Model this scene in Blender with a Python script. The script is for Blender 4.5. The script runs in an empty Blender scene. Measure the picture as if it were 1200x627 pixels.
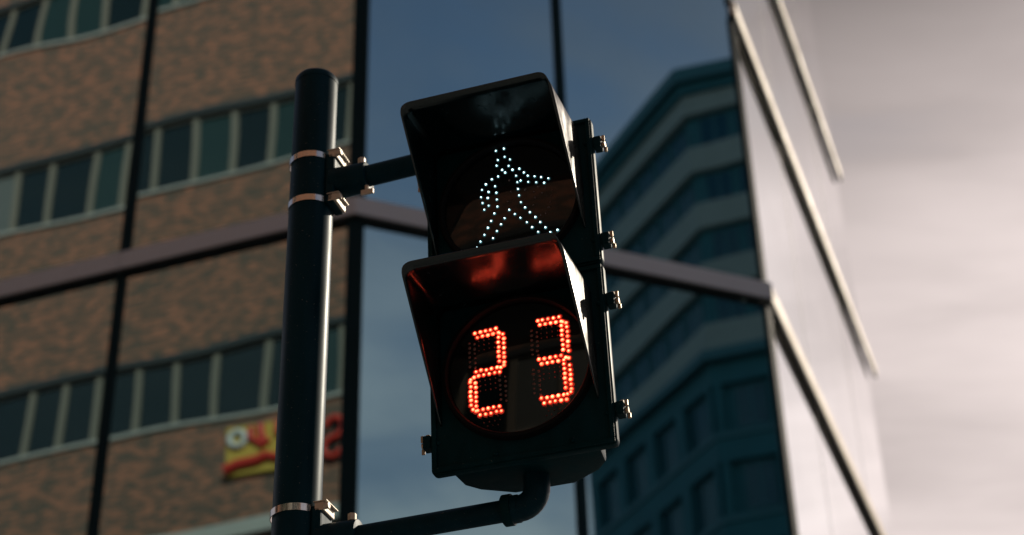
import bpy, bmesh, math, random
from mathutils import Vector, Matrix
R = math.radians
random.seed(7)
sc = bpy.context.scene
col = sc.collection

def dirv(a):                      # unit vector at compass azimuth a (0 = +Y, 90 = +X)
    return Vector((math.sin(R(a)), math.cos(R(a)), 0.0))

# ------------------------------------------------------------------ camera
PITCH, ROLL_X, ROLL_Y = R(32.012), -0.03041, -0.99954
cam = bpy.data.cameras.new('camera')
cam_ob = bpy.data.objects.new('camera', cam)
col.objects.link(cam_ob)
sc.camera = cam_ob
F = Vector((0, math.cos(PITCH), math.sin(PITCH)))
U0 = Vector((0, -math.sin(PITCH), math.cos(PITCH)))
R0 = Vector((1, 0, 0))
right = (R0 * -ROLL_Y + U0 * ROLL_X).normalized()
up = (R0 * -ROLL_X + U0 * -ROLL_Y).normalized()
M = Matrix((right, up, -F)).transposed().to_4x4()
M.translation = (0, 0, 1.6)
cam_ob.matrix_world = M
cam.sensor_width = 36.0
cam.lens = 58.59
cam.clip_start = 0.05
cam.clip_end = 2000
cam.dof.use_dof = True
cam.dof.focus_distance = 3.62
cam.dof.aperture_fstop = 2.6
cam.dof.aperture_blades = 9

# ------------------------------------------------------------------ world and sun
SUN_AZ, SUN_EL = 49.0, 31.0
world = bpy.data.worlds.new('World')
sc.world = world
world.use_nodes = True
wn, wl = world.node_tree.nodes, world.node_tree.links
bg = wn['Background']
sky = wn.new('ShaderNodeTexSky')
sky.sky_type = 'NISHITA'
sky.sun_disc = False
sky.sun_elevation = R(SUN_EL)
sky.sun_rotation = R(SUN_AZ)
sky.dust_density = 2.0
sky.air_density = 1.0
def wmath(op, a, b=None, c=None, clamp=False):
    n = wn.new('ShaderNodeMath'); n.operation = op; n.use_clamp = clamp
    for i, v in enumerate((a, b, c)):
        if v is None: continue
        if isinstance(v, (int, float)): n.inputs[i].default_value = v
        else: wl.new(v, n.inputs[i])
    return n.outputs[0]
tc = wn.new('ShaderNodeTexCoord')
sep = wn.new('ShaderNodeSeparateXYZ'); wl.new(tc.outputs['Generated'], sep.inputs[0])
# project the view direction on a flat cloud deck
zc = wmath('MAXIMUM', sep.outputs[2], 0.06)
dx = wmath('DIVIDE', sep.outputs[0], zc)
dy = wmath('DIVIDE', sep.outputs[1], zc)
cmb = wn.new('ShaderNodeCombineXYZ'); wl.new(dx, cmb.inputs[0]); wl.new(dy, cmb.inputs[1])
mp = wn.new('ShaderNodeMapping'); wl.new(cmb.outputs[0], mp.inputs[0])
mp.inputs['Rotation'].default_value = (0, 0, R(20)); mp.inputs['Scale'].default_value = (1.0, 1.5, 1)
nz = wn.new('ShaderNodeTexNoise'); wl.new(mp.outputs[0], nz.inputs['Vector'])
nz.inputs['Scale'].default_value = 2.2; nz.inputs['Detail'].default_value = 7; nz.inputs['Roughness'].default_value = 0.52
nz.inputs['Distortion'].default_value = 0.4
mr = wn.new('ShaderNodeMapRange'); wl.new(sep.outputs[2], mr.inputs[0])
mr.interpolation_type = 'SMOOTHSTEP'
mr.inputs[1].default_value = 0.36; mr.inputs[2].default_value = 0.72
mr.inputs[3].default_value = 0.68; mr.inputs[4].default_value = 0.0
nr = wn.new('ShaderNodeMapRange'); wl.new(nz.outputs['Fac'], nr.inputs[0])
nr.interpolation_type = 'SMOOTHSTEP'
nr.inputs[1].default_value = 0.34; nr.inputs[2].default_value = 0.68
nr.inputs[3].default_value = -0.16; nr.inputs[4].default_value = 0.2
sv = dirv(SUN_AZ) * math.cos(R(SUN_EL)) + Vector((0, 0, math.sin(R(SUN_EL))))
dt = wn.new('ShaderNodeVectorMath'); dt.operation = 'DOT_PRODUCT'; wl.new(tc.outputs['Generated'], dt.inputs[0]); dt.inputs[1].default_value = sv
hz = wn.new('ShaderNodeMapRange'); wl.new(dt.outputs['Value'], hz.inputs[0]); hz.interpolation_type = 'SMOOTHSTEP'
hz.inputs[1].default_value = 0.25; hz.inputs[2].default_value = 0.86; hz.inputs[3].default_value = 0.0; hz.inputs[4].default_value = 0.85
fac = wmath('ADD', wmath('ADD', mr.outputs[0], nr.outputs[0]), hz.outputs[0], clamp=True)
dm = wn.new('ShaderNodeMapRange'); wl.new(sep.outputs[2], dm.inputs[0]); dm.interpolation_type = 'SMOOTHSTEP'
dm.inputs[1].default_value = 0.49; dm.inputs[2].default_value = 0.71; dm.inputs[3].default_value = 1.05; dm.inputs[4].default_value = 0.25
bw = wn.new('ShaderNodeRGBToBW'); wl.new(sky.outputs[0], bw.inputs[0])
cl = wn.new('ShaderNodeMapRange'); wl.new(nz.outputs['Fac'], cl.inputs[0]); cl.inputs[1].default_value = 0.3; cl.inputs[2].default_value = 0.7
cl.inputs[3].default_value = 0.80; cl.inputs[4].default_value = 1.18
lum = wmath('MINIMUM', wmath('MULTIPLY_ADD', bw.outputs[0], 0.52, 3.1), 9.0)
lum = wmath('MULTIPLY', wmath('MULTIPLY', lum, dm.outputs[0]), cl.outputs[0])
tint = wn.new('ShaderNodeVectorMath'); tint.operation = 'SCALE'
tint.inputs[0].default_value = (1.135, 0.985, 0.95); wl.new(lum, tint.inputs['Scale'])
mx = wn.new('ShaderNodeMix'); mx.data_type = 'RGBA'
wl.new(fac, mx.inputs['Factor']); wl.new(sky.outputs[0], mx.inputs['A']); wl.new(tint.outputs[0], mx.inputs['B'])
wl.new(mx.outputs['Result'], bg.inputs['Color'])
bg.inputs['Strength'].default_value = 0.1

sun = bpy.data.lights.new('sun', 'SUN')
sun.energy = 3.4
sun.angle = R(0.55)
sun.color = (1.0, 0.87, 0.70)
sun_ob = bpy.data.objects.new('sun', sun)
col.objects.link(sun_ob)
sd = dirv(SUN_AZ) * math.cos(R(SUN_EL)) + Vector((0, 0, math.sin(R(SUN_EL))))
sun_ob.rotation_euler = sd.to_track_quat('Z', 'Y').to_euler()
sun_ob.location = sd * 60

sc.view_settings.view_transform = 'Standard'
sc.view_settings.look = 'None'
sc.view_settings.exposure = 0.0
sc.view_settings.gamma = 1.0
sc.render.engine = 'CYCLES'
sc.cycles.use_denoising = True
sc.cycles.max_bounces = 8
sc.cycles.sample_clamp_indirect = 6.0

# ------------------------------------------------------------------ materials
def material(name):
    m = bpy.data.materials.new(name); m.use_nodes = True
    nt = m.node_tree
    return m, nt.nodes, nt.links, nt.nodes['Principled BSDF']
def simple(name, c, rough=0.5, metal=0.0, spec=0.5, noise=0.0, nscale=20.0, nstretch=(1, 1, 1), bump=0.0, rvar=0.0, stint=None, specks=0.0):
    m, n, l, b = material(name)
    b.inputs['Base Color'].default_value = (*c, 1); b.inputs['Roughness'].default_value = rough
    b.inputs['Metallic'].default_value = metal; b.inputs['Specular IOR Level'].default_value = spec
    if stint: b.inputs['Specular Tint'].default_value = (*stint, 1)
    if noise or bump or rvar:
        t = n.new('ShaderNodeTexCoord'); mp = n.new('ShaderNodeMapping'); l.new(t.outputs['Object'], mp.inputs[0])
        mp.inputs['Scale'].default_value = nstretch
        z = n.new('ShaderNodeTexNoise'); l.new(mp.outputs[0], z.inputs['Vector'])
        z.inputs['Scale'].default_value = nscale; z.inputs['Detail'].default_value = 6; z.inputs['Roughness'].default_value = 0.62
        if noise:
            r = n.new('ShaderNodeMix'); r.data_type = 'RGBA'
            r.inputs['A'].default_value = (*[x * (1 - noise) for x in c], 1)
            r.inputs['B'].default_value = (*[min(1, x * (1 + noise)) for x in c], 1)
            l.new(z.outputs['Fac'], r.inputs['Factor']); l.new(r.outputs['Result'], b.inputs['Base Color'])
        if rvar:
            q = n.new('ShaderNodeMapRange'); l.new(z.outputs['Fac'], q.inputs[0])
            q.inputs[1].default_value = 0.3; q.inputs[2].default_value = 0.7
            q.inputs[3].default_value = max(0.02, rough - rvar); q.inputs[4].default_value = min(1, rough + rvar)
            l.new(q.outputs[0], b.inputs['Roughness'])
        if specks:
            k = n.new('ShaderNodeTexNoise'); l.new(t.outputs['Object'], k.inputs['Vector']); k.inputs['Scale'].default_value = 210; k.inputs['Detail'].default_value = 2
            kr = n.new('ShaderNodeMapRange'); l.new(k.outputs['Fac'], kr.inputs[0]); kr.inputs[1].default_value = 0.70; kr.inputs[2].default_value = 0.78
            km = n.new('ShaderNodeMix'); km.data_type = 'RGBA'; l.new(kr.outputs[0], km.inputs['Factor'])
            l.new(r.outputs['Result'], km.inputs['A']); km.inputs['B'].default_value = (specks, specks, specks * 0.9, 1)
            l.new(km.outputs['Result'], b.inputs['Base Color'])
        if bump:
            u = n.new('ShaderNodeBump'); u.inputs['Strength'].default_value = bump; u.inputs['Distance'].default_value = 0.002
            l.new(z.outputs['Fac'], u.inputs['Height']); l.new(u.outputs[0], b.inputs['Normal'])
    return m
def emitter(name, c, s):
    m, n, l, b = material(name)
    b.inputs['Base Color'].default_value = (*c, 1)
    b.inputs['Emission Color'].default_value = (*c, 1)
    # no two diodes are equally bright
    t = n.new('ShaderNodeTexCoord'); z = n.new('ShaderNodeTexNoise'); l.new(t.outputs['Object'], z.inputs['Vector'])
    z.inputs['Scale'].default_value = 95; z.inputs['Detail'].default_value = 1
    q = n.new('ShaderNodeMapRange'); l.new(z.outputs['Fac'], q.inputs[0])
    q.inputs[1].default_value = 0.3; q.inputs[2].default_value = 0.7; q.inputs[3].default_value = s * 0.45; q.inputs[4].default_value = s * 1.5
    l.new(q.outputs[0], b.inputs['Emission Strength'])
    return m
def coated_glass(name, dark, tint, f0, power=5.0, rough=0.0):
    m = bpy.data.materials.new(name); m.use_nodes = True
    n, l = m.node_tree.nodes, m.node_tree.links
    out = n['Material Output']; n.remove(n['Principled BSDF'])
    d = n.new('ShaderNodeBsdfDiffuse'); d.inputs[0].default_value = (*dark, 1)
    g = n.new('ShaderNodeBsdfGlossy'); g.inputs[0].default_value = (*tint, 1); g.inputs['Roughness'].default_value = rough
    lw = n.new('ShaderNodeLayerWeight'); lw.inputs['Blend'].default_value = 0.5      # facing = 1 - cos
    pw = n.new('ShaderNodeMath'); pw.operation = 'POWER'; l.new(lw.outputs['Facing'], pw.inputs[0]); pw.inputs[1].default_value = power
    f = n.new('ShaderNodeMapRange'); l.new(pw.outputs[0], f.inputs[0]); f.inputs[3].default_value = f0; f.inputs[4].default_value = 1.0
    gt = n.new('ShaderNodeMix'); gt.data_type = 'RGBA'; l.new(pw.outputs[0], gt.inputs['Factor'])
    gt.inputs['A'].default_value = (*tint, 1); gt.inputs['B'].default_value = (1, 0.955, 0.94, 1); l.new(gt.outputs['Result'], g.inputs[0])
    # film of street dust, barely there
    t = n.new('ShaderNodeTexCoord'); z = n.new('ShaderNodeTexNoise'); l.new(t.outputs['Object'], z.inputs['Vector'])
    z.inputs['Scale'].default_value = 0.8; z.inputs['Detail'].default_value = 5
    q = n.new('ShaderNodeMapRange'); l.new(z.outputs['Fac'], q.inputs[0])
    q.inputs[1].default_value = 0.3; q.inputs[2].default_value = 0.75; q.inputs[3].default_value = 1.0; q.inputs[4].default_value = 0.93
    k = n.new('ShaderNodeMath'); k.operation = 'MULTIPLY'; l.new(f.outputs[0], k.inputs[0]); l.new(q.outputs[0], k.inputs[1])
    mx = n.new('ShaderNodeMixShader'); l.new(k.outputs[0], mx.inputs[0]); l.new(d.outputs[0], mx.inputs[1]); l.new(g.outputs[0], mx.inputs[2])
    l.new(mx.outputs[0], out.inputs[0])
    return m
def brick_material(name):
    m, n, l, b = material(name)
    uv = n.new('ShaderNodeUVMap'); uv.uv_map = 'UVMap'
    br = n.new('ShaderNodeTexBrick'); l.new(uv.outputs[0], br.inputs['Vector'])
    br.inputs['Scale'].default_value = 1.0
    br.inputs['Brick Width'].default_value = 0.23; br.inputs['Row Height'].default_value = 0.075
    br.inputs['Mortar Size'].default_value = 0.006; br.inputs['Mortar Smooth'].default_value = 0.3
    br.inputs['Color1'].default_value = (0.095, 0.064, 0.046, 1); br.inputs['Color2'].default_value = (0.44, 0.158, 0.088, 1)
    br.inputs['Mortar'].default_value = (0.16, 0.135, 0.11, 1); br.inputs['Bias'].default_value = -0.25
    mp = n.new('ShaderNodeMapping'); l.new(uv.outputs[0], mp.inputs[0]); mp.inputs['Scale'].default_value = (1.0, 2.0, 1)
    z = n.new('ShaderNodeTexNoise'); l.new(mp.outputs[0], z.inputs['Vector']); z.inputs['Scale'].default_value = 6.0
    z.inputs['Detail'].default_value = 7; z.inputs['Roughness'].default_value = 0.7
    q = n.new('ShaderNodeValToRGB'); l.new(z.outputs['Fac'], q.inputs[0])
    q.color_ramp.elements[0].position = 0.32; q.color_ramp.elements[0].color = (0.80, 0.83, 0.84, 1)
    q.color_ramp.elements[1].position = 0.70; q.color_ramp.elements[1].color = (1.16, 1.08, 1.0, 1)
    mu = n.new('ShaderNodeMix'); mu.data_type = 'RGBA'; mu.blend_type = 'MULTIPLY'; mu.inputs['Factor'].default_value = 1.0
    l.new(br.outputs['Color'], mu.inputs['A']); l.new(q.outputs[0], mu.inputs['B'])
    l.new(mu.outputs['Result'], b.inputs['Base Color'])
    b.inputs['Roughness'].default_value = 0.9
    u = n.new('ShaderNodeBump'); u.inputs['Strength'].default_value = 0.4; u.inputs['Distance'].default_value = 0.01; u.invert = True
    l.new(br.outputs['Fac'], u.inputs['Height']); l.new(u.outputs[0], b.inputs['Normal'])
    return m

MT = dict(
    glass=coated_glass('coated_facade_glass', (0.002, 0.009, 0.012), (0.52, 0.88, 1.0), 0.50, 1.25),
    window=coated_glass('dark_window_glass', (0.004, 0.012, 0.014), (0.9, 1, 1), 0.045, 5.0, 0.02),
    sky_blue_window=coated_glass('sky_tinted_window_glass', (0.003, 0.040, 0.055), (0.6, 0.9, 1), 0.06, 5.0, 0.03),  # reflected sky blue is put into the pane's own colour
    teal_window=coated_glass('hazy_window_glass', (0.014, 0.034, 0.032), (0.9, 1, 1), 0.05, 5.0, 0.03),
    blind=simple('drawn_blind', (0.10, 0.11, 0.10), 0.4, spec=0.6),
    mullion=simple('dark_mullion_paint', (0.001, 0.017, 0.024), 0.5, spec=0.1, noise=0.2, nscale=4),
    fascia=simple('satin_aluminium', (0.46, 0.50, 0.56), 0.5, metal=0.0, noise=0.08, nscale=3, rvar=0.08),
    fin=simple('sunlit_aluminium', (0.50, 0.41, 0.29), 0.6, noise=0.06, nscale=3, rvar=0.08),  # fascia metal again, with warm sunlight put into its colour
    underside_shade=simple('underside_shade_paint', (0.02, 0.028, 0.03), 0.6),  # shade under the fins, given as a near-black colour
    core=simple('facade_core', (0.03, 0.03, 0.03), 0.9),
    brick=brick_material('mottled_brown_brick'),
    wframe=simple('olive_grey_window_frame', (0.17, 0.15, 0.115), 0.55, noise=0.1, nscale=3),
    lintel=simple('dark_lintel', (0.03, 0.035, 0.035), 0.7),
    stone=simple('pale_stone', (0.36, 0.345, 0.31), 0.8, noise=0.15, nscale=2),
    pale=simple('pale_spandrel', (0.25, 0.31, 0.285), 0.75, noise=0.14, nscale=1.2),
    darkwall=simple('blue_grey_wall', (0.015, 0.120, 0.145), 0.8, noise=0.25, nscale=0.8),
    trim=simple('grey_trim', (0.03, 0.135, 0.16), 0.7, noise=0.1, nscale=1),
    asphalt=simple('asphalt', (0.05, 0.05, 0.052), 0.85, noise=0.35, nscale=6, bump=0.3),
    paving=simple('paving', (0.19, 0.19, 0.185), 0.85, noise=0.2, nscale=3),
    kerb=simple('kerb_stone', (0.34, 0.33, 0.31), 0.8, noise=0.15, nscale=5),
    paint=simple('road_paint', (0.75, 0.75, 0.72), 0.6, noise=0.1, nscale=8),
    black=simple('black_plastic', (0.0006, 0.0170, 0.0235), 0.45, noise=0.6, nscale=22, nstretch=(1, 1, 0.3), rvar=0.10, bump=0.04, spec=0.08, stint=(0.5, 0.95, 1.0), specks=0.10),
    visor=simple('black_visor_plastic', (0.0006, 0.0050, 0.0068), 0.21, noise=0.5, nscale=28, rvar=0.07, nstretch=(1, 1, 0.5), spec=0.7, stint=(0.8, 0.95, 1.0)),
    visor_out=simple('dusty_visor_plastic', (0.030, 0.030, 0.028), 0.20, noise=0.45, nscale=30, rvar=0.07, nstretch=(1, 1, 0.4), spec=0.6, specks=0.2),
    lens=simple('smoked_lens', (0.002, 0.004, 0.005), 0.045, spec=0.5),
    ring=simple('rubber_ring', (0.003, 0.004, 0.005), 0.65, spec=0.1),
    pole=simple('blue_black_pole_paint', (0.001, 0.018, 0.030), 0.42, noise=0.6, nscale=24, nstretch=(1, 1, 0.12), rvar=0.10, bump=0.06, spec=0.11, stint=(0.5, 0.88, 1.0), specks=0.12),
    steel=simple('stainless_steel', (0.70, 0.66, 0.62), 0.16, metal=1.0, noise=0.08, nscale=60, rvar=0.08),
    galv=simple('galvanised_steel', (0.50, 0.45, 0.38), 0.5, metal=0.4, noise=0.2, nscale=40, rvar=0.1),
    brass=simple('dull_brass', (0.40, 0.35, 0.27), 0.3, metal=1.0, noise=0.3, nscale=90),
    red=emitter('red_led', (1.0, 0.044, 0.017), 13.0),
    redtip=emitter('red_led_tip', (1.0, 0.17, 0.08), 5.5),
    white=emitter('white_led', (0.22, 0.46, 0.50), 1.2),
    whitetip=emitter('white_led_tip', (0.66, 0.93, 1.0), 4.2),
    redglow=emitter('red_led_bloom', (0.26, 0.012, 0.006), 1.0),  # weak emission standing for the bloom around each lit diode
    whiteglow=emitter('white_led_bloom', (0.008, 0.034, 0.040), 1.0),  # same bloom around the white diodes
    dull=simple('unlit_led', (0.10, 0.06, 0.055), 0.2),
    dullred=simple('unlit_led_red', (0.12, 0.03, 0.025), 0.25),
    yellow=simple('sign_yellow', (0.50, 0.33, 0.05), 0.6),
    signred=simple('sign_red', (0.55, 0.035, 0.02), 0.45),
    signgrey=simple('sign_grey', (0.55, 0.54, 0.50), 0.5),
)

# ------------------------------------------------------------------ mesh helpers
class MB:
    def __init__(s):
        s.bm = bmesh.new(); s.uv = s.bm.loops.layers.uv.new('UVMap')
    def face(s, pts, uvs=None):
        vs = [s.bm.verts.new(p) for p in pts]
        f = s.bm.faces.new(vs)
        if uvs:
            for lp, u in zip(f.loops, uvs): lp[s.uv].uv = u
        return f
    def box(s, x0, x1, y0, y1, z0, z1, mat=None):
        r = bmesh.ops.create_cube(s.bm, size=1.0)
        m = Matrix.Translation(((x0 + x1) / 2, (y0 + y1) / 2, (z0 + z1) / 2)) @ Matrix.Diagonal((abs(x1 - x0), abs(y1 - y0), abs(z1 - z0), 1))
        if mat is not None: m = mat @ m
        bmesh.ops.transform(s.bm, matrix=m, verts=r['verts'])
        return s
    def prism(s, poly, z0, z1, axis='z'):
        def p(a, b, c):
            return (a, b, c) if axis == 'z' else ((a, c, b) if axis == 'y' else (c, a, b))
        lo = [s.bm.verts.new(p(a, b, z0)) for a, b in poly]; hi = [s.bm.verts.new(p(a, b, z1)) for a, b in poly]
        n = len(poly)
        s.bm.faces.new(lo); s.bm.faces.new(hi)
        for i in range(n): s.bm.faces.new((lo[i], lo[(i + 1) % n], hi[(i + 1) % n], hi[i]))
        return s
    def tube(s, pts, rad, seg=20, caps=True):
        pts = [Vector(p) for p in pts]
        if not isinstance(rad, (list, tuple)): rad = [rad] * len(pts)
        rings = []; prev = None
        for i, p in enumerate(pts):
            t = (pts[min(i + 1, len(pts) - 1)] - pts[max(i - 1, 0)]).normalized()
            if prev is None:
                a = Vector((0, 0, 1)) if abs(t.z) < 0.9 else Vector((1, 0, 0))
                u = t.cross(a).normalized()
            else:
                u = (prev - t * prev.dot(t)).normalized()
            prev = u; v = t.cross(u)
            rings.append([s.bm.verts.new(p + (u * math.cos(k * math.tau / seg) + v * math.sin(k * math.tau / seg)) * rad[i]) for k in range(seg)])
        for a, b in zip(rings, rings[1:]):
            for k in range(seg): s.bm.faces.new((a[k], a[(k + 1) % seg], b[(k + 1) % seg], b[k]))
        if caps:
            s.bm.faces.new(rings[0]); s.bm.faces.new(rings[-1])
        return s
    def dome(s, c, r, h, axis=(0, -1, 0), seg=8, rings=3):
        c = Vector(c); ax = Vector(axis).normalized()
        u = ax.cross(Vector((0, 0, 1))).normalized() if abs(ax.z) < .9 else Vector((1, 0, 0)); v = ax.cross(u)
        prev = None
        for j in range(rings):
            a = j * math.pi / 2 / rings
            rg = [s.bm.verts.new(c + (u * math.cos(k * math.tau / seg) + v * math.sin(k * math.tau / seg)) * r * math.cos(a) + ax * h * math.sin(a)) for k in range(seg)]
            if prev:
                for k in range(seg): s.bm.faces.new((prev[k], prev[(k + 1) % seg], rg[(k + 1) % seg], rg[k]))
            prev = rg
        top = s.bm.verts.new(c + ax * h)
        for k in range(seg): s.bm.faces.new((prev[k], prev[(k + 1) % seg], top))
        return s
    def mesh(s, name, mat, smooth=None, bevel=0.0, fix=True):
        if fix: bmesh.ops.recalc_face_normals(s.bm, faces=s.bm.faces[:])
        if bevel:
            es = [e for e in s.bm.edges if len(e.link_faces) == 2 and e.calc_face_angle() > R(40)]
            bmesh.ops.bevel(s.bm, geom=es, offset=bevel, segments=2, profile=0.6, affect='EDGES', clamp_overlap=True)
        me = bpy.data.meshes.new(name)
        s.bm.to_mesh(me); s.bm.free()
        me.materials.append(MT[mat])
        if smooth is not None:
            me.polygons.foreach_set('use_smooth', [True] * len(me.polygons))
            if smooth < 180: me.set_sharp_from_angle(angle=R(smooth))
        return me
    def build(s, name, mat, parent=None, **k):
        return link(name, s.mesh(name, mat, **k), parent)
def link(name, me, parent=None):
    o = bpy.data.objects.new(name, me); col.objects.link(o); o.parent = parent
    return o
def thing(name, label, cat, loc=(0, 0, 0), rot=(0, 0, 0), group=None):
    o = bpy.data.objects.new(name, None); col.objects.link(o)
    o.empty_display_size = 0.2
    o.location = loc; o.rotation_euler = rot
    return tag(o, label, cat, group)
def tag(o, label, cat, group=None):
    o['label'] = label; o['category'] = cat
    if group: o['group'] = group
    return o
def struct(o):
    o['kind'] = 'structure'
    return o
def frame_matrix(origin, x, y):   # local axes x (along), y (outward), z up
    m = Matrix((x, y, Vector((0, 0, 1)))).transposed().to_4x4(); m.translation = origin
    return m

# ------------------------------------------------------------------ plan of the crossing
S = 0.9
P1 = Vector((-1.693, 15.167, 0)) * S            # left end of the chamfered corner
P2 = Vector((3.029, 17.236, 0)) * S             # right end of it
DL = dirv(-70.6)                                # left street front runs this way
D3 = dirv(19.3)                                 # right street front runs this way
DC = (P2 - P1).normalized()
NL = dirv(199.4)                                # outward normals
NC = Vector((DC.y, -DC.x, 0))
N3 = dirv(109.3)
FL = 4.05 * S                                   # storey height
H1 = 12.18 * S                                  # level of the transom in view
LEVELS = [H1 - 2 * FL, H1 - FL, H1, H1 + 4.44 * S, H1 + 8.48 * S, H1 + 13.4 * S]
BAYL, NBL = 2.93 * S, 6
LEN3 = 10.35 * S
TOP = LEVELS[-1] + 0.7
ROAD = -0.13
BRICK_OFF = 3.4 * S                             # brick front passes this far behind the camera

# ground, road paint, pavements
g = MB(); g.face([(-400, -400, ROAD), (400, -400, ROAD), (400, 400, ROAD), (-400, 400, ROAD)])
struct(g.build('road', 'asphalt'))
def pavement(name, poly):
    m = MB(); m.prism(poly, ROAD - 0.05, 0.0); o = struct(m.build(name, 'paving', bevel=0.01))
    k = MB(); n = len(poly)
    c = Vector((sum(p[0] for p in poly) / n, sum(p[1] for p in poly) / n))
    for i in range(n):
        a, b = Vector(poly[i]), Vector(poly[(i + 1) % n]); d = (b - a).normalized(); nn = Vector((d.y, -d.x))
        if nn.dot((a + b) / 2 - c) < 0: nn = -nn
        q = [a, b, b + nn * 0.15, a + nn * 0.15]
        k.prism([tuple(v) for v in q], ROAD - 0.05, 0.004)
    k.build('kerb', 'kerb', o)
    return o
def xy(v): return (v.x, v.y)
A0 = P1 + DL * (BAYL * NBL)
pavement('pavement_across_road', [xy(A0 + NL * 3 + DL * 20), xy(P1 + NL * 3), xy(P2 + N3 * 3 + D3 * 0.0), xy(P2 + N3 * 3 + D3 * 40), xy(P2 - N3 * 30 + D3 * 40), xy(A0 - NL * 40 + DL * 20)])
BO = NL * BRICK_OFF                             # foot of the brick front nearest the camera
pavement('pavement_near_camera', [xy(BO + DL * 45 - NL * 7.5), xy(BO - DL * 5.5 - NL * 7.5), xy(BO - DL * 9.0 - NL * 4.0), xy(BO - DL * 9.0 + NL * 25), xy(BO + DL * 45 + NL * 25)])
m = MB()
for k in range(6):
    a = BO - DL * (-1.0 + k * 0.9) - NL * 8.2
    b = [a, a - DL * 0.45, a - DL * 0.45 - NL * 3.2, a - NL * 3.2]
    m.face([(v.x, v.y, ROAD + 0.004) for v in b])
struct(m.build('crossing_stripes', 'paint'))

# ------------------------------------------------------------------ glass corner building
gb = thing('glass_building', 'blue glass curtain wall building with a chamfered corner behind the signal', 'building', P1)
GB = Matrix.Translation(-P1)
TILT = {100 + 3 * 31: 0.0024, 100 + 3 * 31 + 7: -0.0016}
def smooth_field(seed):
    rnd = random.Random(seed)
    w = [(rnd.uniform(-1, 1), rnd.uniform(-1, 1), rnd.uniform(0, math.tau), rnd.uniform(0.5, 1)) for _ in range(5)]
    return w
def pane(name, origin, x, y, w, h, seed, amp, tilt, nx=16, nz=30):
    """one sheet of glass, bowed by fractions of a millimetre as real panes are"""
    rnd = random.Random(seed)
    f = smooth_field(seed)
    tx, tz = rnd.gauss(0, tilt), TILT.get(seed, rnd.gauss(0, tilt))      # a few panes sit visibly out of true
    bm = bmesh.new(); grid = []
    for j in range(nz + 1):
        row = []
        for i in range(nx + 1):
            u, v = i / nx * w, j / nz * h
            d = sum(a * math.sin(fx * 3.4 * u + fz * 4.2 * v + p) for fx, fz, p, a in f) * amp
            d += tx * (u - w / 2) + tz * (v - h / 2)
            row.append(bm.verts.new((u, d, v)))
        grid.append(row)
    for j in range(nz):
        for i in range(nx):
            fc = bm.faces.new((grid[j][i], grid[j][i + 1], grid[j + 1][i + 1], grid[j + 1][i])); fc.smooth = True
    # rim and back
    bk = [bm.verts.new((a, -0.03, b)) for a, b in ((0, 0), (w, 0), (w, h), (0, h))]
    bm.faces.new(bk)
    bm.normal_update()
    if grid[0][0].link_faces[0].normal.y < 0:
        for fc in list(bm.faces): fc.normal_flip()
    me = bpy.data.meshes.new(name); bm.to_mesh(me); bm.free(); me.materials.append(MT['glass'])
    o = link(name, me, gb)
    o.matrix_local = GB @ frame_matrix(origin, x, y)
    return o
FIN_H, FIN_D, MUL = 0.205, 0.095, 0.105
def front(P, x, n, widths, seed, LEVELS=LEVELS, mull=MUL, amp=0.00028, tilt=0.0004, over=(0.0, 0.0), thin=False, FIN_D=FIN_D, fin='fascia'):
    s = 0.0
    total = sum(widths)
    # fins (horizontal transoms) one length per bay
    for li, z in enumerate(LEVELS):
        s = 0.0
        for k, w in enumerate(widths):
            a = s + 0.004 - (over[0] if k == 0 else 0); b = s + w - 0.004 + (over[1] + (0.62 if thin and li == 3 else 0.0) if k == len(widths) - 1 else 0)
            m = MB(); m.box(a, b, 0.035, FIN_D, z - FIN_H, z)
            o = m.build('transom', fin, gb, bevel=0.006)
            o.matrix_local = GB @ frame_matrix(P, x, n)
            m = MB(); m.box(a + 0.01, b - 0.01, 0.036, FIN_D - 0.008, z - FIN_H - 0.018, z - FIN_H - 0.001)  # thin dark strip paints the shaded underside of the fin
            q = m.build('underside_shade', 'underside_shade', o)
            s += w
    # mullions and panes storey by storey
    zs = [0.25] + LEVELS + [TOP]
    for li in range(len(zs) - 1):
        z0 = zs[li] + (0.0 if li == 0 else 0.003); z1 = zs[li + 1] - (FIN_H + 0.02 if li < len(zs) - 2 else 0.03)
        s = 0.0
        for k, w in enumerate(widths):
            e0 = mull / 2 if (k > 0) else 0.02
            e1 = mull / 2 if (k < len(widths) - 1) else 0.02
            pane('glass_pane', P + x * (s + e0) + n * 0.0 + Vector((0, 0, z0)), x, n, w - e0 - e1, z1 - z0, seed + li * 31 + k * 7, amp, tilt)
            if k > 0:
                m = MB(); m.box(s - mull / 2, s + mull / 2, -0.02, 0.03 if not thin else 0.002, z0, z1)
                o = m.build('mullion', 'mullion', gb, bevel=0.0 if thin else 0.005)
                o.matrix_local = GB @ frame_matrix(P, x, n)
            s += w
LOW = LEVELS[:3] + [H1 + 5.1 * S] + LEVELS[4:]
front(P1, DL, NL, [BAYL] * NBL, 100, LEVELS=LOW, over=(0.045, 0))
LC = (P2 - P1).length
front(P1, DC, NC, [LC * 0.497, LC * 0.503], 500, LEVELS=LOW, amp=0.00018, tilt=0.0002, over=(0.045, 0.05))
front(P2, D3, N3, [2.92 * S, 4.5 * S, LEN3 - 7.42 * S], 900, mull=0.022, amp=0.00008, tilt=0.0003, over=(0.045, 0.02), thin=True, FIN_D=0.085, fin='fin')
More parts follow.
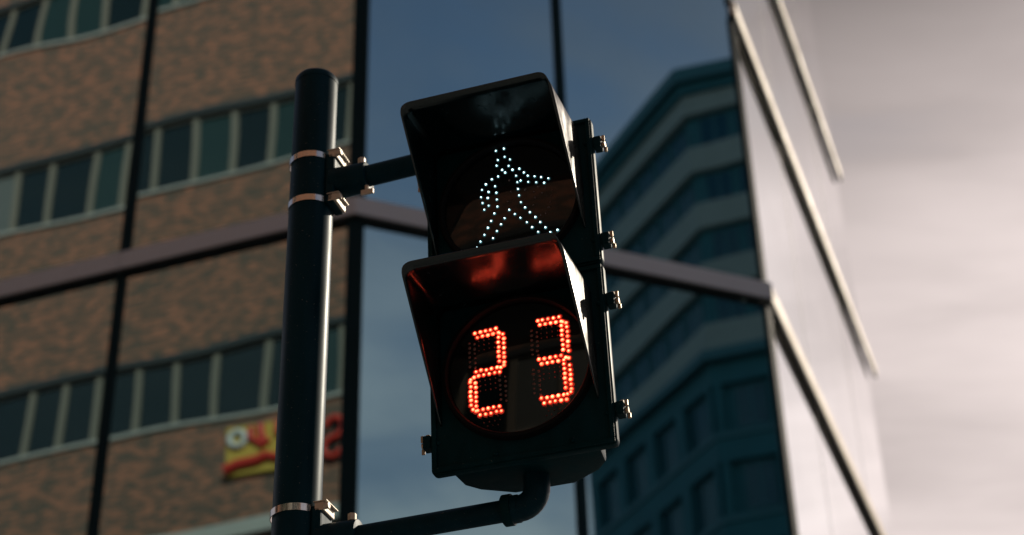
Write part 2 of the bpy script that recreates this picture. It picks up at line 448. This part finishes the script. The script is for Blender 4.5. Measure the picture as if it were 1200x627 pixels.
# corner posts
for P, n1, n2, wdt in ((P1, NL, NC, 0.085), (P2, NC, N3, 0.05)):
    bis = (n1 + n2).normalized(); t = Vector((bis.y, -bis.x, 0))
    for li in range(len(LEVELS) + 1):
        z0 = 0.25 if li == 0 else LEVELS[li - 1] + 0.003
        z1 = LEVELS[li] - FIN_H - 0.02 if li < len(LEVELS) else TOP - 0.03
        m = MB(); m.prism([xy(P - P1 + t * -wdt + bis * -0.03), xy(P - P1 + t * wdt + bis * -0.03), xy(P - P1 + t * wdt * 0.9 + bis * 0.028), xy(P - P1 - t * wdt * 0.9 + bis * 0.028)], z0, z1)
        m.build('corner_post', 'mullion', gb, bevel=0.004)
P3 = P2 + D3 * LEN3
foot = [A0 - NL * 0.05, P1 - (NL + NC) * 0.03, P2 - (NC + N3) * 0.03, P3 - N3 * 0.05, P3 - N3 * 14, A0 - NL * 14]
m = MB(); m.prism([xy(p - P1) for p in foot], 0, TOP - 0.06); m.build('core_wall', 'core', gb)
m = MB(); m.prism([xy(p - P1) for p in [A0 + NL * 0.08, P1 + (NL + NC) * 0.05, P2 + (NC + N3) * 0.05, P3 + N3 * 0.08, P3 - N3 * 14, A0 - NL * 14]], TOP - 0.04, TOP + 0.25)
m.build('parapet', 'fascia', gb, bevel=0.01)
m = MB(); m.prism([xy(p - P1) for p in [A0 + NL * 0.06, P1 + (NL + NC) * 0.035, P2 + (NC + N3) * 0.035, P3 + N3 * 0.06, P3 - N3 * 13.9, A0 - NL * 13.9]], 0, 0.24)
m.build('plinth', 'stone', gb, bevel=0.01)

# ------------------------------------------------------------------ brick building across the street (seen mirrored in the glass)
bb_o = BO - DL * 5.0
bb = thing('brick_building', 'mottled brown brick building with ribbon windows, mirrored in the left glass panes', 'building', bb_o, (0, 0, 0))
# local frame: x along DL, y outward = -NL (towards the street), z up
BBM = frame_matrix(Vector((0, 0, 0)), DL, -NL)
def place(o): o.matrix_local = BBM; return o
BLEN, BTOP = 40.0, 40.0
PITCHB = 6.27
ribs = [(5.3, 7.2), (11.5, 13.4), (17.85, 19.72), (24.2, 26.3), (30.0, 32.1)]
m = MB()
def wall(m, x0, x1, z0, z1, y=0.0):
    m.face([(x0, y, z0), (x1, y, z0), (x1, y, z1), (x0, y, z1)], [(x0, z0), (x1, z0), (x1, z1), (x0, z1)])
zs = [0.5] + [z for r in ribs for z in r] + [BTOP]
for i in range(0, len(zs), 2): wall(m, 0, BLEN, zs[i], zs[i + 1])
for r in ribs:
    wall(m, 0, 0.6, *r); wall(m, BLEN - 0.6, BLEN, *r)
    for z, s in ((r[0], 1), (r[1], -1)):      # reveals
        m.face([(0.6, 0, z), (BLEN - 0.6, 0, z), (BLEN - 0.6, -0.3, z), (0.6, -0.3, z)], [(0, 0), (BLEN, 0), (BLEN, .3), (0, .3)])
m.face([(0, 0, 0), (0, -16, 0), (0, -16, BTOP), (0, 0, BTOP)], [(0, 0), (16, 0), (16, BTOP), (0, BTOP)])
m.face([(BLEN, 0, 0), (BLEN, -16, 0), (BLEN, -16, BTOP), (BLEN, 0, BTOP)], [(0, 0), (16, 0), (16, BTOP), (0, BTOP)])
m.face([(0, -16, 0), (BLEN, -16, 0), (BLEN, -16, BTOP), (0, -16, BTOP)], [(0, 0), (BLEN, 0), (BLEN, BTOP), (0, BTOP)])
m.face([(0, 0, BTOP), (BLEN, 0, BTOP), (BLEN, -16, BTOP), (0, -16, BTOP)])
place(m.build('wall', 'brick', bb))
m = MB(); m.box(0.0, BLEN, 0.002, 0.06, 0, 0.498); place(m.build('base_course', 'stone', bb))
m = MB(); m.box(0.0, BLEN, 0.002, 0.28, 14.92, 15.25); place(m.build('string_course', 'stone', bb, bevel=0.02))
m = MB(); m.box(-0.1, BLEN + 0.1, -0.2, 0.2, BTOP + 0.002, BTOP + 0.5); place(m.build('coping', 'stone', bb, bevel=0.02))
# windows: every one a frame and a pane
WH = ribs[0][1] - ribs[0][0]
def window_meshes(w):
    f = MB(); t = 0.075
    f.box(0, t, -0.06, 0.06, 0, WH - 0.16); f.box(w - t, w, -0.06, 0.06, 0, WH - 0.16)
    f.box(t, w - t, -0.05, 0.05, 0, 0.07); f.box(t, w - t, -0.05, 0.05, WH - 0.23, WH - 0.16)
    p = MB(); p.box(t, w - t, -0.02, 0.0, 0.07, WH - 0.23)
    pb = MB(); pb.box(t, w - t, -0.02, 0.0, 0.07, WH - 0.23)
    pc = MB(); pc.box(t, w - t, -0.02, 0.0, 0.07, WH - 0.23)
    return f.mesh('frame', 'wframe'), p.mesh('pane', 'window'), pb.mesh('pane', 'blind'), pc.mesh('pane', 'teal_window')
WID = [0.98, 1.22, 0.88, 1.06]
WM = [window_meshes(w) for w in WID]
rw = random.Random(3)
for ri, r in enumerate(ribs):
    s = 0.62; k = ri
    while s + 1.25 < BLEN - 0.6:
        kk = (k * 7 + k // 3) % 4
        f, p, pb, pc = WM[kk]
        wn_ = link('window', f, bb)
        wn_.matrix_local = BBM @ Matrix.Translation((s, -0.14, r[0] + 0.001)) @ Matrix.Diagonal((1, 1, (r[1] - r[0] - 0.16) / (WH - 0.16), 1))
        rv = rw.random()
        link('pane', pb if rv < 0.07 else (pc if rv < 0.36 else p), wn_)
        s += WID[kk] + 0.003; k += 1
    m = MB(); m.box(0.6, s, -0.22, 0.015, r[1] - 0.16, r[1] - 0.002); place(m.build('lintel', 'lintel', bb))
    m = MB(); m.box(0.5, s + .1, 0.002, 0.07, r[0] - 0.075, r[0] - 0.002); place(m.build('sill', 'stone', bb))
    m = MB(); m.box(0.62, BLEN - .62, -0.29, -0.22, r[0] + 0.01, r[1] - 0.01); place(m.build('window_backing', 'core', bb))

# sign on the brick front
def local_sign(s): return s + 5.0
sg = thing('wall_sign', 'yellow and red shop sign on the brick wall, mirrored left of the pole', 'sign', bb_o)
def sgp(o): o.matrix_local = BBM; return o
x0, x1, z0, z1 = local_sign(14.5), local_sign(16.2), 16.33, 17.5
m = MB(); m.box(x0, x1, 0.004, 0.12, z0, z1); sgp(m.build('backing_panel', 'yellow', sg, bevel=0.03))
m = MB()
def stroke(m, pts, r, y=0.16, flat=0.5):
    P = [Vector((x0 + (1 - a) * (x1 - x0), y, z0 + b * (z1 - z0))) for a, b in pts]
    m.tube(P, r, 10)
# as seen in the mirror: a runs left to right, b bottom to top
stroke(m, [(0.02, 0.12), (0.2, 0.20), (0.45, 0.22), (0.6, 0.3)], 0.12); stroke(m, [(0.6, 0.3), (0.75, 0.22), (0.97, 0.30)], 0.1)
stroke(m, [(0.38, 0.92), (0.36, 0.72), (0.48, 0.60), (0.56, 0.5)], 0.085); stroke(m, [(0.5, 0.95), (0.52, 0.7), (0.62, 0.55)], 0.085)
stroke(m, [(0.75, 0.95), (0.74, 0.75), (0.85, 0.62), (0.96, 0.72), (0.97, 0.95)], 0.085)
sgp(m.build('lettering', 'signred', sg, smooth=40))
m = MB()
stroke(m, [(0.18 + 0.11 * math.cos(t * math.tau / 16), 0.72 + 0.15 * math.sin(t * math.tau / 16)) for t in range(17)], 0.075)
sgp(m.build('round_mark', 'signgrey', sg, smooth=40))
ls = thing('sign_letter', 'red letter S on the brick wall, mirrored right of the pole', 'sign letter', bb_o)
m = MB(); xa, za = local_sign(13.68), 16.85
pts = []
for t in range(0, 25):
    u = t / 24
    if u < 0.5: a = R(20 + 250 * (u / 0.5)); c = (0.0, 0.21)
    else: a = R(90 - 250 * ((u - 0.5) / 0.5)); c = (0.0, -0.21)
    pts.append((c[0] + 0.21 * math.cos(a), c[1] + 0.21 * math.sin(a)))
# outward-facing reader of the sign sees local x running to the left
m.tube([(xa + a, 0.12, za + b) for a, b in pts], 0.068, 10)
ls_m = m.build('letter_stroke', 'signred', ls, smooth=50); sgp(ls_m)
m = MB()
for zz in (-0.2, 0.2): m.box(xa - 0.03, xa + 0.03, 0.003, 0.1, za + zz - 0.03, za + zz + 0.03)
sgp(m.build('standoff', 'core', ls))

# ------------------------------------------------------------------ banded corner building (seen mirrored in the chamfer)
def mir(p): return p - NC * (2 * (p - P1).dot(NC))
VC = Vector((8.146, 61.46, 0))                    # its mirror image's near corner in plan
dA = dirv(-25.0); dB = dirv(111.0)
W1, W2 = 11.3, 26.0
q0 = mir(VC + dA * W1); q1 = mir(VC); q2 = mir(VC + dB * W2)
BT = 50.3
ab = thing('banded_building', 'pale banded corner tower block, mirrored in the right chamfer panes', 'building', q1)
e1 = (q0 - q1).normalized(); e2 = (q2 - q1).normalized()
# outward normals: towards the crossing
def outw(e):
    n = Vector((e.y, -e.x, 0))
    return n if n.dot(-q1) > 0 else -n
n1, n2 = outw(e1), outw(e2)
ctr = q1 - (n1 + n2) * 9
core = [q0 - n1 * 0.35, q1 - (n1 + n2) * 0.19, q2 - n2 * 0.35, q2 - n2 * 18, q0 + (-n2) * 16]
m = MB(); m.prism([xy(p - q1) for p in core], 0, BT - 1.0); m.build('core_wall', 'darkwall', ab)
STO = 3.13
bands = []
z = BT - 1.2
def strip(name, mat, z0, z1, out, bevel=0.0):
    m = MB()
    m.prism([xy(p - q1) for p in (q0 + n1 * out, q1 + (n1 + n2) * out * 0.54, q2 + n2 * out, q2 - n2 * 0.6, q1 - (n1 + n2) * 0.32, q0 - n1 * 0.6)], z0, z1)
    return m.build(name, mat, ab, bevel=bevel)
strip('cornice', 'trim', BT - 0.75, BT, 0.55, 0.03)
strip('fascia_band', 'darkwall', BT - 1.25, BT - 0.752, 0.2)
strip('spandrel', 'pale', BT - 2.3, BT - 1.252, 0.0)
def shared_box(name, mat, w, d, h):
    m = MB(); m.box(0, w, -d, 0, 0, h); return m.mesh(name, mat)
wz = BT - 2.3 - 1.75
ME_P = shared_box('pane', 'sky_blue_window', 1.35, 0.05, 1.6); 
def wframe_mesh(w, h):
    m = MB(); t = 0.08
    m.box(0, t, -0.08, 0.03, 0, h); m.box(w - t, w, -0.08, 0.03, 0, h); m.box(t, w - t, -0.07, 0.02, 0, t); m.box(t, w - t, -0.07, 0.02, h - t, h)
    m.box(w / 2 - t / 2, w / 2 + t / 2, -0.06, 0.02, t, h - t)
    return m.mesh('window', 'trim')
ME_F = wframe_mesh(1.35, 1.6)
def add_windows(z, step, off, h_scale=1.0, depth=-0.30, nmax=(7, 5)):
    for P, e, n, w, cnt in ((q1, e1, n1, W1, nmax[0]), (q1, e2, n2, W2, nmax[1])):
        for k in range(cnt):
            s = off + k * step
            if s + 1.4 > w: break
            o = link('window', ME_F, ab)
            mm = frame_matrix(P - q1 + e * s + n * depth + Vector((0, 0, z)), e, n)
            o.matrix_local = mm @ Matrix.Diagonal((1, 1, h_scale, 1))
            p = link('pane', ME_P, o); p.matrix_local = Matrix.Translation((0, -0.01, 0))
for k in range(4):
    zt = BT - 2.3 - k * STO
    # recessed dark window strip, then a pale spandrel
    strip('spandrel', 'pale', zt - STO + 0.0, zt - 1.78, 0.0)
    add_windows(zt - 1.72, 1.62, 0.5)
zb = BT - 2.3 - 4 * STO
strip('string_course', 'trim', zb - 0.45, zb - 0.002, 0.42, 0.03)
# plainer lower storeys with punched windows between piers
for k in range(3):
    zt = zb - 0.45 - k * 3.6
    m_ = strip('lower_wall', 'darkwall', zt - 1.0, zt - 0.002, -0.02)
    strip('lower_sill_band', 'trim', zt - 3.58, zt - 3.30, 0.06)
    add_windows(zt - 3.1, 2.7, 0.9, 1.25, -0.28, (4, 3))
    for P, e, n, cnt, w in ((q1, e1, n1, 5, W1), (q1, e2, n2, 4, W2)):
        for j in range(cnt):
            s = -0.0 + j * 2.7
            a, b = max(0.12, s - 0.28), min(w, s + 0.40)
            mm = MB(); mm.box(a, b, -0.4, 0.02, zt - 3.30, zt - 1.0)
            o = mm.build('pier', 'darkwall', ab); o.matrix_local = frame_matrix(Vector((0, 0, 0)), e, n)
strip('lower_wall', 'darkwall', 0, zb - 0.45 - 3 * 3.6 + 0.02, 0.0)

# ------------------------------------------------------------------ pole
POLE = Vector((-0.501, 3.469, 0)); PR = 0.0555
PTOP = 4.368
po = thing('signal_pole', 'dark blue painted round steel pole left of the pedestrian signal', 'pole', POLE)
m = MB()
prof = [(0, 0.0), (0.16, PR), (0.02, PR)]
m.tube([(0, 0, 0.03), (0, 0, PTOP - 0.018)], PR, 48, caps=True)
m.build('shaft', 'pole', po, smooth=50)
m = MB(); m.tube([(0, 0, PTOP - 0.0175), (0, 0, PTOP - 0.004), (0, 0, PTOP + 0.004), (0, 0, PTOP + 0.007)], [PR + 0.001, PR + 0.001, PR - 0.004, PR - 0.02], 48)
m.build('cap', 'pole', po, smooth=60)
m = MB(); m.tube([(0, 0, 0), (0, 0, 0.03), (0, 0, 0.05), (0, 0, 0.32), (0, 0, 0.36)], [0.16, 0.16, 0.09, 0.085, PR + 0.001], 32)
m.build('base', 'pole', po, smooth=40)
for k in range(4):
    a = R(45 + 90 * k); m = MB(); m.tube([(0.13 * math.cos(a), 0.13 * math.sin(a), 0.03), (0.13 * math.cos(a), 0.13 * math.sin(a), 0.065)], 0.013, 6)
    m.build('anchor_bolt', 'galv', po)

# ------------------------------------------------------------------ pedestrian signal
AZ = 16.5
LENS = Vector((0.00833, 3.21362, 3.35162))
sg_o = thing('pedestrian_signal', 'black two-section pedestrian signal with walking figure and red countdown 23', 'traffic signal', LENS, (0, R(-0.95), R(-AZ)))
PW = 0.207                                      # half width of the door plates
UZ = 0.437                                      # height of the upper lens above the lower one
def rrect(x0, x1, z0, z1, r, seg=5):
    out = []
    for cx, cz, a0 in ((x1 - r, z1 - r, 0), (x0 + r, z1 - r, 90), (x0 + r, z0 + r, 180), (x1 - r, z0 + r, 270)):
        for k in range(seg + 1):
            a = R(a0 + 90 * k / seg); out.append((cx + r * math.cos(a), cz + r * math.sin(a)))
    return out
VHW, VD = 0.179, 0.213                          # visor half width and depth
for idx, (zc, za, zb_) in enumerate(((0.0, -0.225, 0.2235), (UZ, 0.2265, 0.632))):
    # door plate with a raised rim
    m = MB(); m.prism(rrect(-PW, PW, za, zb_, 0.012), 0.0, 0.020, axis='y')
    door = m.build('door', 'black', sg_o, smooth=35, bevel=0.0025)
    m = MB()
    for a, b, c, d in ((-PW + 0.004, PW - 0.004, za + 0.004, za + 0.014), (-PW + 0.004, PW - 0.004, zb_ - 0.014, zb_ - 0.004), (-PW + 0.004, -PW + 0.014, za + 0.0145, zb_ - 0.0145), (PW - 0.014, PW - 0.004, za + 0.0145, zb_ - 0.0145)):
        m.box(a, b, -0.006, 0.003, c, d)
    m.build('rim', 'black', door, bevel=0.0015)
    # lens ring and lens
    m = MB(); pts = []
    for k in range(64):
        a = k * math.tau / 64; pts.append((math.cos(a), math.sin(a)))
    prof = [(0.1625, -0.001), (0.1625, -0.013), (0.166, -0.017), (0.173, -0.016), (0.177, -0.001)]
    rings = [[m.bm.verts.new((c * r, y, zc + s * r)) for c, s in pts] for r, y in prof]
    for a, b in zip(rings, rings[1:]):
        for k in range(64): m.bm.faces.new((a[k], a[(k + 1) % 64], b[(k + 1) % 64], b[k]))
    m.build('lens_ring', 'ring', door, smooth=50)
    m = MB(); rr = 0.162; prev = None
    for j in range(9):
        r = rr * (1 - j / 9)
        y = -0.003 - 0.006 * (1 - (r / rr) ** 2)
        rg = [m.bm.verts.new((c * r, y, zc + s * r)) for c, s in pts]
        if prev:
            for k in range(64): m.bm.faces.new((prev[k], prev[(k + 1) % 64], rg[(k + 1) % 64], rg[k]))
        prev = rg
    tip = m.bm.verts.new((0, -0.009, zc))
    for k in range(64): m.bm.faces.new((prev[k], prev[(k + 1) % 64], tip))
    lens = m.build('lens', 'lens', sg_o, smooth=180)
    # visor: a tapering open-bottomed hood
    m = MB(); path = []
    zt, zl, rc = zc + 0.180, zc - 0.112, 0.026
    path += [(-VHW - 0.004, zl + (zt - rc - zl) * k / 12) for k in range(12)]
    path += [(-VHW - 0.004 + rc - rc * math.cos(R(90 * k / 6)), zt - rc + rc * math.sin(R(90 * k / 6))) for k in range(7)]
    path += [(-VHW + rc + (2 * VHW - 2 * rc) * k / 10, zt) for k in range(1, 10)]
    path += [(VHW - 0.004 - rc + rc * math.sin(R(90 * k / 6)), zt - rc + rc * math.cos(R(90 * k / 6))) for k in range(7)]
    path += [(VHW - 0.004, zt - rc - (zt - rc - zl) * k / 12) for k in range(1, 13)]
    rows = []
    for (x, z) in path:
        off = 0.004 + (VD - 0.004) * max(0.0, min(1.0, (z - zl) / (zt - 0.01 - zl)))
        fl = [0.008 * (off / VD) * j / 6 for j in range(7)]      # hood opens a little towards the front
        rows.append([m.bm.verts.new((x - fl[j] * 1.7, -0.001 - off * j / 6, z + fl[j] * (z - zl) / (zt - zl))) for j in range(7)])
    for a, b in zip(rows, rows[1:]):
        for j in range(6): m.bm.faces.new((a[j], a[j + 1], b[j + 1], b[j]))
    m.bm.normal_update()
    if max(m.bm.faces, key=lambda f: f.calc_center_median().z).normal.z < 0:
        for f in m.bm.faces: f.normal_flip()
    vis = m.build('visor', 'visor_out', sg_o, smooth=180, fix=False)
    vis.data.materials.append(MT['visor'])
    so = vis.modifiers.new('thickness', 'SOLIDIFY'); so.thickness = 0.0035; so.offset = -1; so.material_offset = 1; so.material_offset_rim = 1
    # small screws in the door
    for x, z in ((-0.19, zc + 0.12), (0.19, zc + 0.12), (-0.19, zc - 0.15), (0.19, zc - 0.15), (-0.06, zc - 0.2), (0.11, zc - 0.2)):
        if z < za + 0.01 or z > zb_: continue
        m = MB(); m.dome((x, -0.0005, z), 0.006, 0.004, seg=10); m.build('screw', 'black', door, smooth=50)
    # housing behind the door: half-octagon in plan, rounded
    plan = [(-0.165, 0.0205), (-0.16, 0.085), (-0.135, 0.12), (-0.068, 0.165), (0.068, 0.165), (0.135, 0.12), (0.16, 0.085), (0.165, 0.0205)]
    m = MB(); m.prism(plan, za + 0.004, zb_ - 0.022 if idx else zb_ - 0.001)
    m.build('housing', 'black', sg_o, bevel=0.008, smooth=30)
    if idx == 0:
        lens0 = lens
    else:
        lens1 = lens
# hinge lugs and wing nuts along both edges
for x, sgn, zz in ((PW, 1, 0.555), (PW, 1, 0.285), (PW, 1, 0.126), (PW, 1, -0.145), (-PW, -1, 0.555), (-PW, -1, 0.285), (-PW, -1, 0.126), (-PW, -1, -0.145)):
    m = MB(); m.box(x + sgn * 0.0005, x + sgn * 0.019, -0.002, 0.026, zz - 0.013, zz + 0.018)
    lug = m.build('latch', 'black', sg_o, bevel=0.003)
    m = MB()
    m.tube([(x + sgn * 0.0185, 0.017, zz + 0.002), (x + sgn * 0.026, 0.017, zz + 0.002)], 0.0075, 8)
    m.build('wing_nut', 'brass', lug, smooth=35)
    m = MB()
    m.box(x + sgn * 0.019, x + sgn * 0.027, 0.008, 0.013, zz + 0.008, zz + 0.024, Matrix.Identity(4))
    m.box(x + sgn * 0.021, x + sgn * 0.029, 0.019, 0.024, zz - 0.016, zz - 0.003)
    m.build('wing', 'brass', lug, bevel=0.002)
    m = MB(); m.tube([(x + sgn * 0.012, 0.017, zz + 0.0185), (x + sgn * 0.012, 0.017, zz + 0.026)], 0.006, 8)
    m.build('pin', 'galv', lug)

# LEDs ---------------------------------------------------------------
def lens_y(x, z): return -0.003 - 0.006 * (1 - (x * x + z * z) / 0.162 ** 2)
rl = random.Random(5)
def leds(name, mat, tipmat, pts, zc, parent, r=0.0043, halo=None):
    m = MB(); t = MB(); hb = MB()
    for x, z in pts:
        if x * x + (z - zc) ** 2 > 0.157 ** 2: continue
        y = lens_y(x, z - zc)
        x += rl.gauss(0, 0.0004); z += rl.gauss(0, 0.0004)
        k = rl.uniform(0.80, 1.12)
        m.dome((x, y + 0.0008, z), r * k, 0.0035)
        t.dome((x, y - 0.0012, z), r * 0.6 * k, 0.0035, seg=8)
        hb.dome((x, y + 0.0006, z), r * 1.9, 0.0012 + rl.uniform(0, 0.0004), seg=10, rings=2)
    o = m.build(name, mat, parent, smooth=180)
    if tipmat: t.build('led_tip', tipmat, o, smooth=180)
    else: t.bm.free()
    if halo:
        h = hb.build('led_bloom', halo, o, smooth=180); h['kind'] = 'stuff'  # added glowing caps imitate bloom, not a real cover
    else: hb.bm.free()
    o['kind'] = 'stuff'
    for c in o.children: c['kind'] = 'stuff'
    return o
def digit_points(cx, segs, hw=0.0345, hh=0.097, zm=-0.002):
    lit, out = [], []
    d, p = 0.0061, 0.0124
    def hseg(z, flip):
        a = []
        for i in range(5):
            a.append((cx - hw + 0.008 + i * p, z + d)); a.append((cx - hw + 0.008 + i * p + p * 0.45 * flip, z - d))
        return a
    def vseg(x, za, zb):
        a = []; n = 6
        for i in range(n):
            z = za + (zb - za) * (i + 0.5) / n
            a.append((x - d, z + 0.002)); a.append((x + d, z - 0.003))
        return a
    S7 = dict(a=hseg(hh, 1), d=hseg(-hh, 1), g=hseg(zm, 1), f=vseg(cx - hw, hh - 0.014, zm + 0.014), b=vseg(cx + hw, hh - 0.014, zm + 0.012),
              e=vseg(cx - hw, zm - 0.014, -hh + 0.014), c=vseg(cx + hw, zm - 0.012, -hh + 0.014))
    for k, v in S7.items():
        (lit if k in segs else out).extend(v)
    return lit, out
sides = []
for name, cx, segs, extra in (('digit_two', -0.070, 'abged', [(-0.0385, 0.0885), (-0.031, 0.085), (-0.0385, 0.002), (-0.0305, 0.006), (-0.1015, -0.009), (-0.109, -0.014), (-0.1075, -0.0865), (-0.100, -0.092)]),
                       ('digit_three', 0.0755, 'abgcd', [(0.107, 0.0885), (0.1145, 0.085), (0.1085, -0.002), (0.116, -0.005), (0.107, -0.090), (0.1145, -0.087)])):
    lit, out = digit_points(cx, segs)
    lit += extra
    leds(name, 'red', 'redtip', lit, 0.0, lens0, halo='redglow')
    leds('unlit_leds', 'dull', None, out, 0.0, lens0, r=0.0038)
    hw = 0.0345
    for i in range(4):
        for j in range(3): sides.append((cx - 0.018 + i * 0.0122 + (j % 2) * 0.005, -0.113 - j * 0.010)); sides.append((cx - 0.018 + i * 0.0122, 0.080 - j * 0.012)); sides.append((cx - 0.018 + i * 0.0122, -0.022 - j * 0.012))
leds('unlit_red_leds', 'dullred', None, sides, 0.0, lens0, r=0.0020)
FIG = [(-0.029, 0.5906), (-0.008, 0.5919), (-0.0235, 0.5612), (-0.0067, 0.5663), (0.0057, 0.5548), (-0.0279, 0.545), (-0.0143, 0.5293), (0.0025, 0.5361), (0.0109, 0.5229), (-0.0072, 0.5187), (0.0278, 0.5214), (0.0384, 0.5077), (0.0477, 0.4965), (0.0637, 0.4903), (0.0792, 0.4842), (0.096, 0.4772), (0.0857, 0.4668), (0.067, 0.472), (0.0477, 0.478), (0.0298, 0.4852), (0.0194, 0.5026), (0.0218, 0.4834), (0.0228, 0.4641), (0.0242, 0.4447), (0.0275, 0.4251), (-0.0249, 0.5127), (-0.0403, 0.5072), (-0.0553, 0.4978), (-0.0657, 0.4839), (-0.0688, 0.4634), (-0.0647, 0.4455), (-0.0616, 0.4259), (-0.0495, 0.4739), (-0.0521, 0.4565), (-0.051, 0.4346), (-0.0331, 0.4856), (-0.031, 0.466), (-0.0299, 0.4467), (-0.0293, 0.4266), (-0.0374, 0.4093), (-0.046, 0.3905), (-0.0546, 0.3739), (-0.0644, 0.3577), (-0.0752, 0.3418), (-0.013, 0.3905), (-0.0229, 0.3754), (-0.0342, 0.36), (-0.0451, 0.3426), (-0.0015, 0.4102), (0.0113, 0.3953), (0.0245, 0.382), (0.0385, 0.3664), (0.0511, 0.3513), (0.064, 0.3351), (0.0373, 0.4082), (0.0481, 0.3933), (0.0597, 0.3767), (0.0712, 0.3602), (0.0818, 0.3445), (0.0923, 0.3294), (0.1063, 0.3198), (0.1093, 0.3321), (0.1206, 0.332), (0.1271, 0.3268), (-0.0836, 0.328), (-0.0559, 0.3252), (-0.072, 0.312), (-0.092, 0.315), (0.075, 0.321), (0.088, 0.311)]
DIM = [(-0.0042, 0.4355), (0.0606, 0.4476), (0.0787, 0.4404), (0.1042, 0.4422), (0.0621, 0.4311), (0.0979, 0.4115), (0.0925, 0.3969), (0.0732, 0.3803), (0.0564, 0.411), (0.0848, 0.3828), (0.0031, 0.4619), (0.0021, 0.4949), (0.0402, 0.4581), (0.07, 0.459), (0.088, 0.452), (0.1, 0.428)]
leds('walking_figure', 'white', 'whitetip', FIG, UZ, lens1, r=0.0030, halo='whiteglow')
leds('unlit_leds', 'dull', None, DIM, UZ, lens1, r=0.003)

# mounting arms, elbows and pole clamps --------------------------------
AY = 0.10                                        # arms run this far behind the doors
PX0 = PX = -0.562                                      # pole axis in the signal's own frame
def arm(z0, zend, xa, elbow_up, pipe=0.0245):
    """pipe from the pole to an elbow that turns into the housing"""
    m = MB()
    m.tube([(PX + PR + 0.03, AY, z0), (xa - 0.075, AY, zend)], pipe, 24)
    a = m.build('mounting_arm', 'pole', sg_o, smooth=50)
    s = 1 if elbow_up else -1
    m = MB(); pts = [(xa - 0.085, AY, zend), (xa - 0.048, AY, zend)]; n = 8; rr = 0.042
    pts += [(xa - rr - 0.006 + rr * math.sin(R(90 * k / n)), AY, zend + s * (rr - rr * math.cos(R(90 * k / n)))) for k in range(n + 1)]
    pts += [(xa - 0.006, AY, zend + s * 0.085)]
    m.tube(pts, [0.031, 0.031] + [0.029] * (n + 1) + [0.029], 24); m.build('elbow', 'pole', a, smooth=50)
    m = MB(); m.tube([(xa - 0.083, AY, zend), (xa - 0.062, AY, zend)], 0.035, 24); m.build('elbow_collar', 'black', a, smooth=40, bevel=0.002)
    return a
a_low = arm(-0.291, -0.288, 0.005, True)
a_up = arm(0.678, 0.690, 0.0, False, pipe=0.0275)
def clamp(zc, a, dz):
    PX = PX0 + zc * 0.0166                        # the signal leans a degree, the pole does not
    # socket on the arm, saddle on the pole, two straps with galvanised clips
    m = MB(); m.tube([(PX + PR + 0.004, AY, zc), (PX + PR + 0.10, AY, zc)], [0.041, 0.039], 24); m.build('arm_socket', 'pole', a, smooth=40, bevel=0.003)
    m = MB(); m.box(PX + PR - 0.004, PX + PR + 0.02, AY - 0.034, AY + 0.034, zc - 0.075, zc + 0.075); m.build('saddle', 'pole', a, bevel=0.006)
    for q in dz:
        z = zc + q
        m = MB(); ra, rb = PR + 0.0008, PR + 0.0028
        n = 40; vs = []
        for k in range(n + 1):
            t = R(-70 + 0) + 0; ang = R(32) + R(296) * k / n
            c, s_ = math.cos(ang), math.sin(ang)
            vs.append([m.bm.verts.new((PX + c * r, AY + s_ * r, z + h)) for r, h in ((rb, -0.0085), (rb, 0.0085), (ra, 0.0085), (ra, -0.0085))])
        for u, v in zip(vs, vs[1:]):
            for i in range(4): m.bm.faces.new((u[i], u[(i + 1) % 4], v[(i + 1) % 4], v[i]))
        m.build('strap', 'steel', a, smooth=40)
        # clip: a folded galvanised plate whose ends stick out from the pole
        m = MB()
        m.box(PX + PR + 0.004, PX + PR + 0.026, AY - 0.034, AY + 0.030, z - 0.010, z + 0.010)
        c = m.build('strap_clip', 'galv', a, bevel=0.002)
        m = MB(); m.box(PX + PR + 0.002, PX + PR + 0.034, AY - 0.036, AY + 0.032, z + 0.0105, z + 0.0125); m.build('clip_lip', 'galv', c)
        m = MB(); m.tube([(PX + PR + 0.026, AY - 0.03, z), (PX + PR + 0.038, AY - 0.03, z)], 0.008, 6); m.build('bolt', 'galv', c)
    m = MB(); m.tube([(PX + PR + 0.085, AY - 0.01, zc + 0.036), (PX + PR + 0.085, AY - 0.01, zc + 0.052)], 0.010, 6); m.build('set_screw', 'galv', a)
    m = MB(); m.tube([(PX + PR + 0.10, AY - 0.012, zc - 0.036), (PX + PR + 0.10, AY - 0.012, zc - 0.05)], 0.006, 8)
    m.box(PX + PR + 0.085, PX + PR + 0.118, AY - 0.016, AY - 0.010, zc - 0.062, zc - 0.048); m.build('wing_bolt', 'galv', a, bevel=0.001)
clamp(0.678, a_up, (0.072, -0.062))
clamp(-0.291, a_low, (0.074, -0.074))
